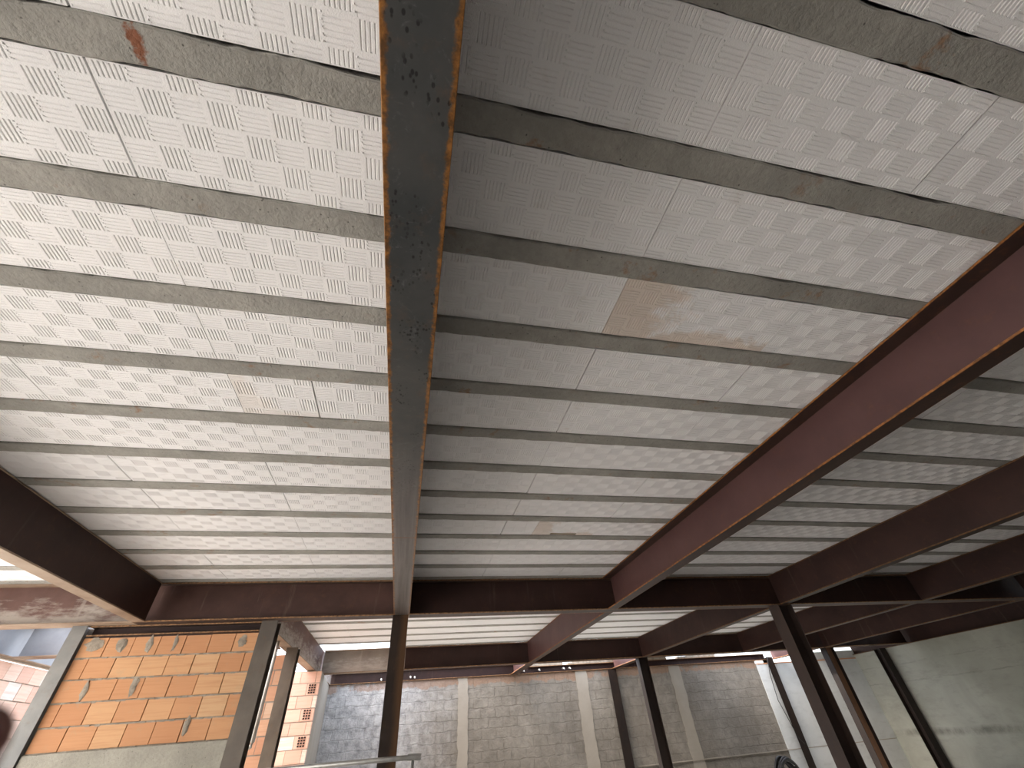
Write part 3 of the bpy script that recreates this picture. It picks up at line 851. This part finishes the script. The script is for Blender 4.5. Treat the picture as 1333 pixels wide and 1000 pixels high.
# ------------------------------------------------------------------ walls and floor
bm = bmesh.new(); ubox(bm, -3.3, 5.95, C3 - 0.03, C3 + 0.15, ZF, HB - 0.002)
wb = tag(mesh_obj('wall_back', bm, BACKW, None, W(1.5, C3, ZF)), kind='structure')
for (xa, xb) in ((0.80, 0.945), (2.64, 2.83), (4.28, 4.47)):
    bm = bmesh.new()
    n = 60
    L = []; R_ = []
    j1 = j2 = 0
    for i in range(n + 1):
        z = ZF + (HB - 0.002 - ZF) * i / n
        j1 = j1 * 0.7 + random.uniform(-0.007, 0.007); j2 = j2 * 0.7 + random.uniform(-0.007, 0.007)
        L.append(bm.verts.new(W(xa + j1, C3 - 0.038, z))); R_.append(bm.verts.new(W(xb + j2, C3 - 0.038, z)))
    L2 = [bm.verts.new(v.co + Vector((0, 0.03, 0))) for v in L]; R2 = [bm.verts.new(v.co + Vector((0, 0.03, 0))) for v in R_]
    for i in range(n):
        bm.faces.new((L[i], R_[i], R_[i + 1], L[i + 1])); bm.faces.new((L2[i], L[i], L[i + 1], L2[i + 1])); bm.faces.new((R_[i], R2[i], R2[i + 1], R_[i + 1]))
    ob = mesh_obj('concrete_pilaster', bm, STRIP, wb)
bm = bmesh.new(); ubox(bm, 5.95, XR5 + 0.2, C3 - 0.045, C3 + 0.15, ZF, 0.70)
tag(mesh_obj('wall_rear_corner', bm, PLAST, None, W(7, C3, ZF)), kind='structure')
bm = bmesh.new(); ubox(bm, 6.98, XR5, C3 - 0.02, C3 + 0.12, 0.716, 0.835)
tag(mesh_obj('trim_3', bm, PLAST, None, W(7.5, C3, 0.75)), kind='structure')
bm = bmesh.new(); ubox(bm, 5.97, XR5, C3 - 0.05, C3 + 0.1, 0.70, 0.715)
tag(mesh_obj('trim_1', bm, BRICK, None, W(7, C3, 0.7)), kind='structure')
bm = bmesh.new(); ubox(bm, 3.4, XR5, C3 - 0.047, C3 - 0.03, -0.413, -0.403)
tag(mesh_obj('trim_2', bm, STRIP, None, W(6, C3, -0.4)), kind='structure')
bm = bmesh.new(); ubox(bm, XR5 - 0.055, XR5 + 0.2, YN, C3 + 0.15, ZF, HB - 0.002)
tag(mesh_obj('wall_right', bm, RIGHTW, None, W(XR5, 3, ZF)), kind='structure')
bm = bmesh.new(); ubox(bm, XL2, XR5 + 0.2, YN - 0.1, YN, ZF, zt0)
tag(mesh_obj('wall_front', bm, PLAST, None, W(2, YN, ZF)), kind='structure')
bm = bmesh.new(); ubox(bm, XL2, XR5, YN, C3, ZF - 0.05, ZF)
tag(mesh_obj('floor', bm, FLOOR, None, W(0, 3, ZF)), kind='structure')
bm = bmesh.new(); box(bm, (-60, -60, -0.3), (60, 60, -0.05))
tag(mesh_obj('ground', bm, EARTH, None, (0, 0, -0.05)), kind='structure')

# ------------------------------------------------------------------ small things
bm = bmesh.new()
tube(bm, [W(-0.75, 3.2, -0.034), W(0.02, 3.2, -0.034), W(0.13, 3.2, -0.036)], 0.02, 10)
t = thing('scaffold_rail', W(-0.3, 3.2, ZF), 'grey horizontal rail crossing in front of the centre column', 'rail')
mesh_obj('rail', bm, GALV, t, smooth=True)
bm = bmesh.new(); tube(bm, [W(0.09, 3.2, -0.045), W(0.088, 3.2, ZF)], 0.014, 8); mesh_obj('upright', bm, GALV, t, smooth=True)
bm = bmesh.new(); tube(bm, [W(-0.74, 3.2, -0.045), W(-0.74, 3.2, ZF)], 0.014, 8); mesh_obj('upright', bm, GALV, t, smooth=True)
bm = bmesh.new(); tube(bm, [W(0.06, 3.2, -0.033), W(0.135, 3.2, -0.036)], 0.026, 10); mesh_obj('clamp', bm, GALV, t)

# cable down the rear corner
bm = bmesh.new()
pts = [W(6.17, 7.44, 0.80), W(6.08, 7.43, 0.55), W(6.03, 7.42, 0.2), W(6.08, 7.40, -0.1), W(6.12, 7.40, -0.28), W(6.2, 7.42, -0.36)]
tube(bm, pts, 0.009, 6)
tag(mesh_obj('hanging_cable', bm, BLACK, None, pts[0]), 'thin black cable hanging down the bright rear corner', 'cable')
# coil of black hose on a spike at the rear corner column
t = thing('hose_coil', W(5.25, 6.9, -0.52), 'black coiled hose hanging low before the rear corner column', 'hose')
bm = bmesh.new()
for i in range(6):
    c = W(5.25, 6.9 - 0.03 * i, -0.60 + 0.012 * math.sin(i * 2))
    R0 = 0.24 + 0.02 * math.sin(i * 1.7); ph = i * 0.25
    tube(bm, [c + Vector((R0 * math.cos(a) * 0.95 + 0.02 * math.sin(3 * a + ph), 0.03 * math.sin(2 * a + ph) , R0 * math.sin(a))) for a in [2 * math.pi * j / 28 for j in range(29)]], 0.034, 8, cap=False)
mesh_obj('coils', bm, BLACK, t, smooth=True)
bm = bmesh.new()
c = W(5.25, 6.76, -0.585)
tube(bm, [c + Vector((0.20 * math.cos(a), 0.0, 0.20 * math.sin(a))) for a in [0.5 + 1.6 * j / 12 for j in range(13)]], 0.018, 8)
mesh_obj('hose_end', bm, PVC, t, smooth=True)
bm = bmesh.new()
tube(bm, [W(5.25, 6.85, ZF), W(5.25, 6.85, -0.47)], 0.025, 8); mesh_obj('stake', bm, GALV, t)

# fingertip of the photographer at the lens edge
def ray(u, v, d):
    r = Vector(((u - 666.5) / 535.71, (v - 500) / 535.71, 1))
    return W(0, 0, 0) + (right * r.x + down * r.y + fwd * r.z) * d
p0 = ray(-81, 990, 0.060)
bm = bmesh.new()
ax = (-right * 0.75 + down * 0.65 - fwd * 0.1).normalized()
prof = [(0.0000, 0.0012), (0.0006, 0.0032), (0.002, 0.0052), (0.005, 0.0070), (0.010, 0.0080), (0.018, 0.0082), (0.026, 0.0084), (0.030, 0.0088), (0.036, 0.0085), (0.050, 0.0090), (0.056, 0.0095), (0.064, 0.0092), (0.08, 0.0098)]
tube(bm, [p0 + ax * (a - 0.006) for a, r in prof], [r for a, r in prof], 18)
t = thing('fingertip', p0, 'dark red blurred fingertip at the lower left edge of the lens', 'finger')
mesh_obj('finger', bm, SKIN, t, smooth=True)
bm = bmesh.new()
nn = (down.cross(ax)).normalized()
r = bmesh.ops.create_uvsphere(bm, u_segments=12, v_segments=8, radius=1.0)
sd = (ax.cross(fwd)).normalized()
for v in r['verts']:
    c = v.co.copy()
    v.co = p0 + ax * (0.004 + 0.0065 * c.x) + sd * (0.005 * c.y) + fwd * (0.0068 + 0.0016 * c.z)
mesh_obj('nail', bm, NAIL, t, smooth=True)
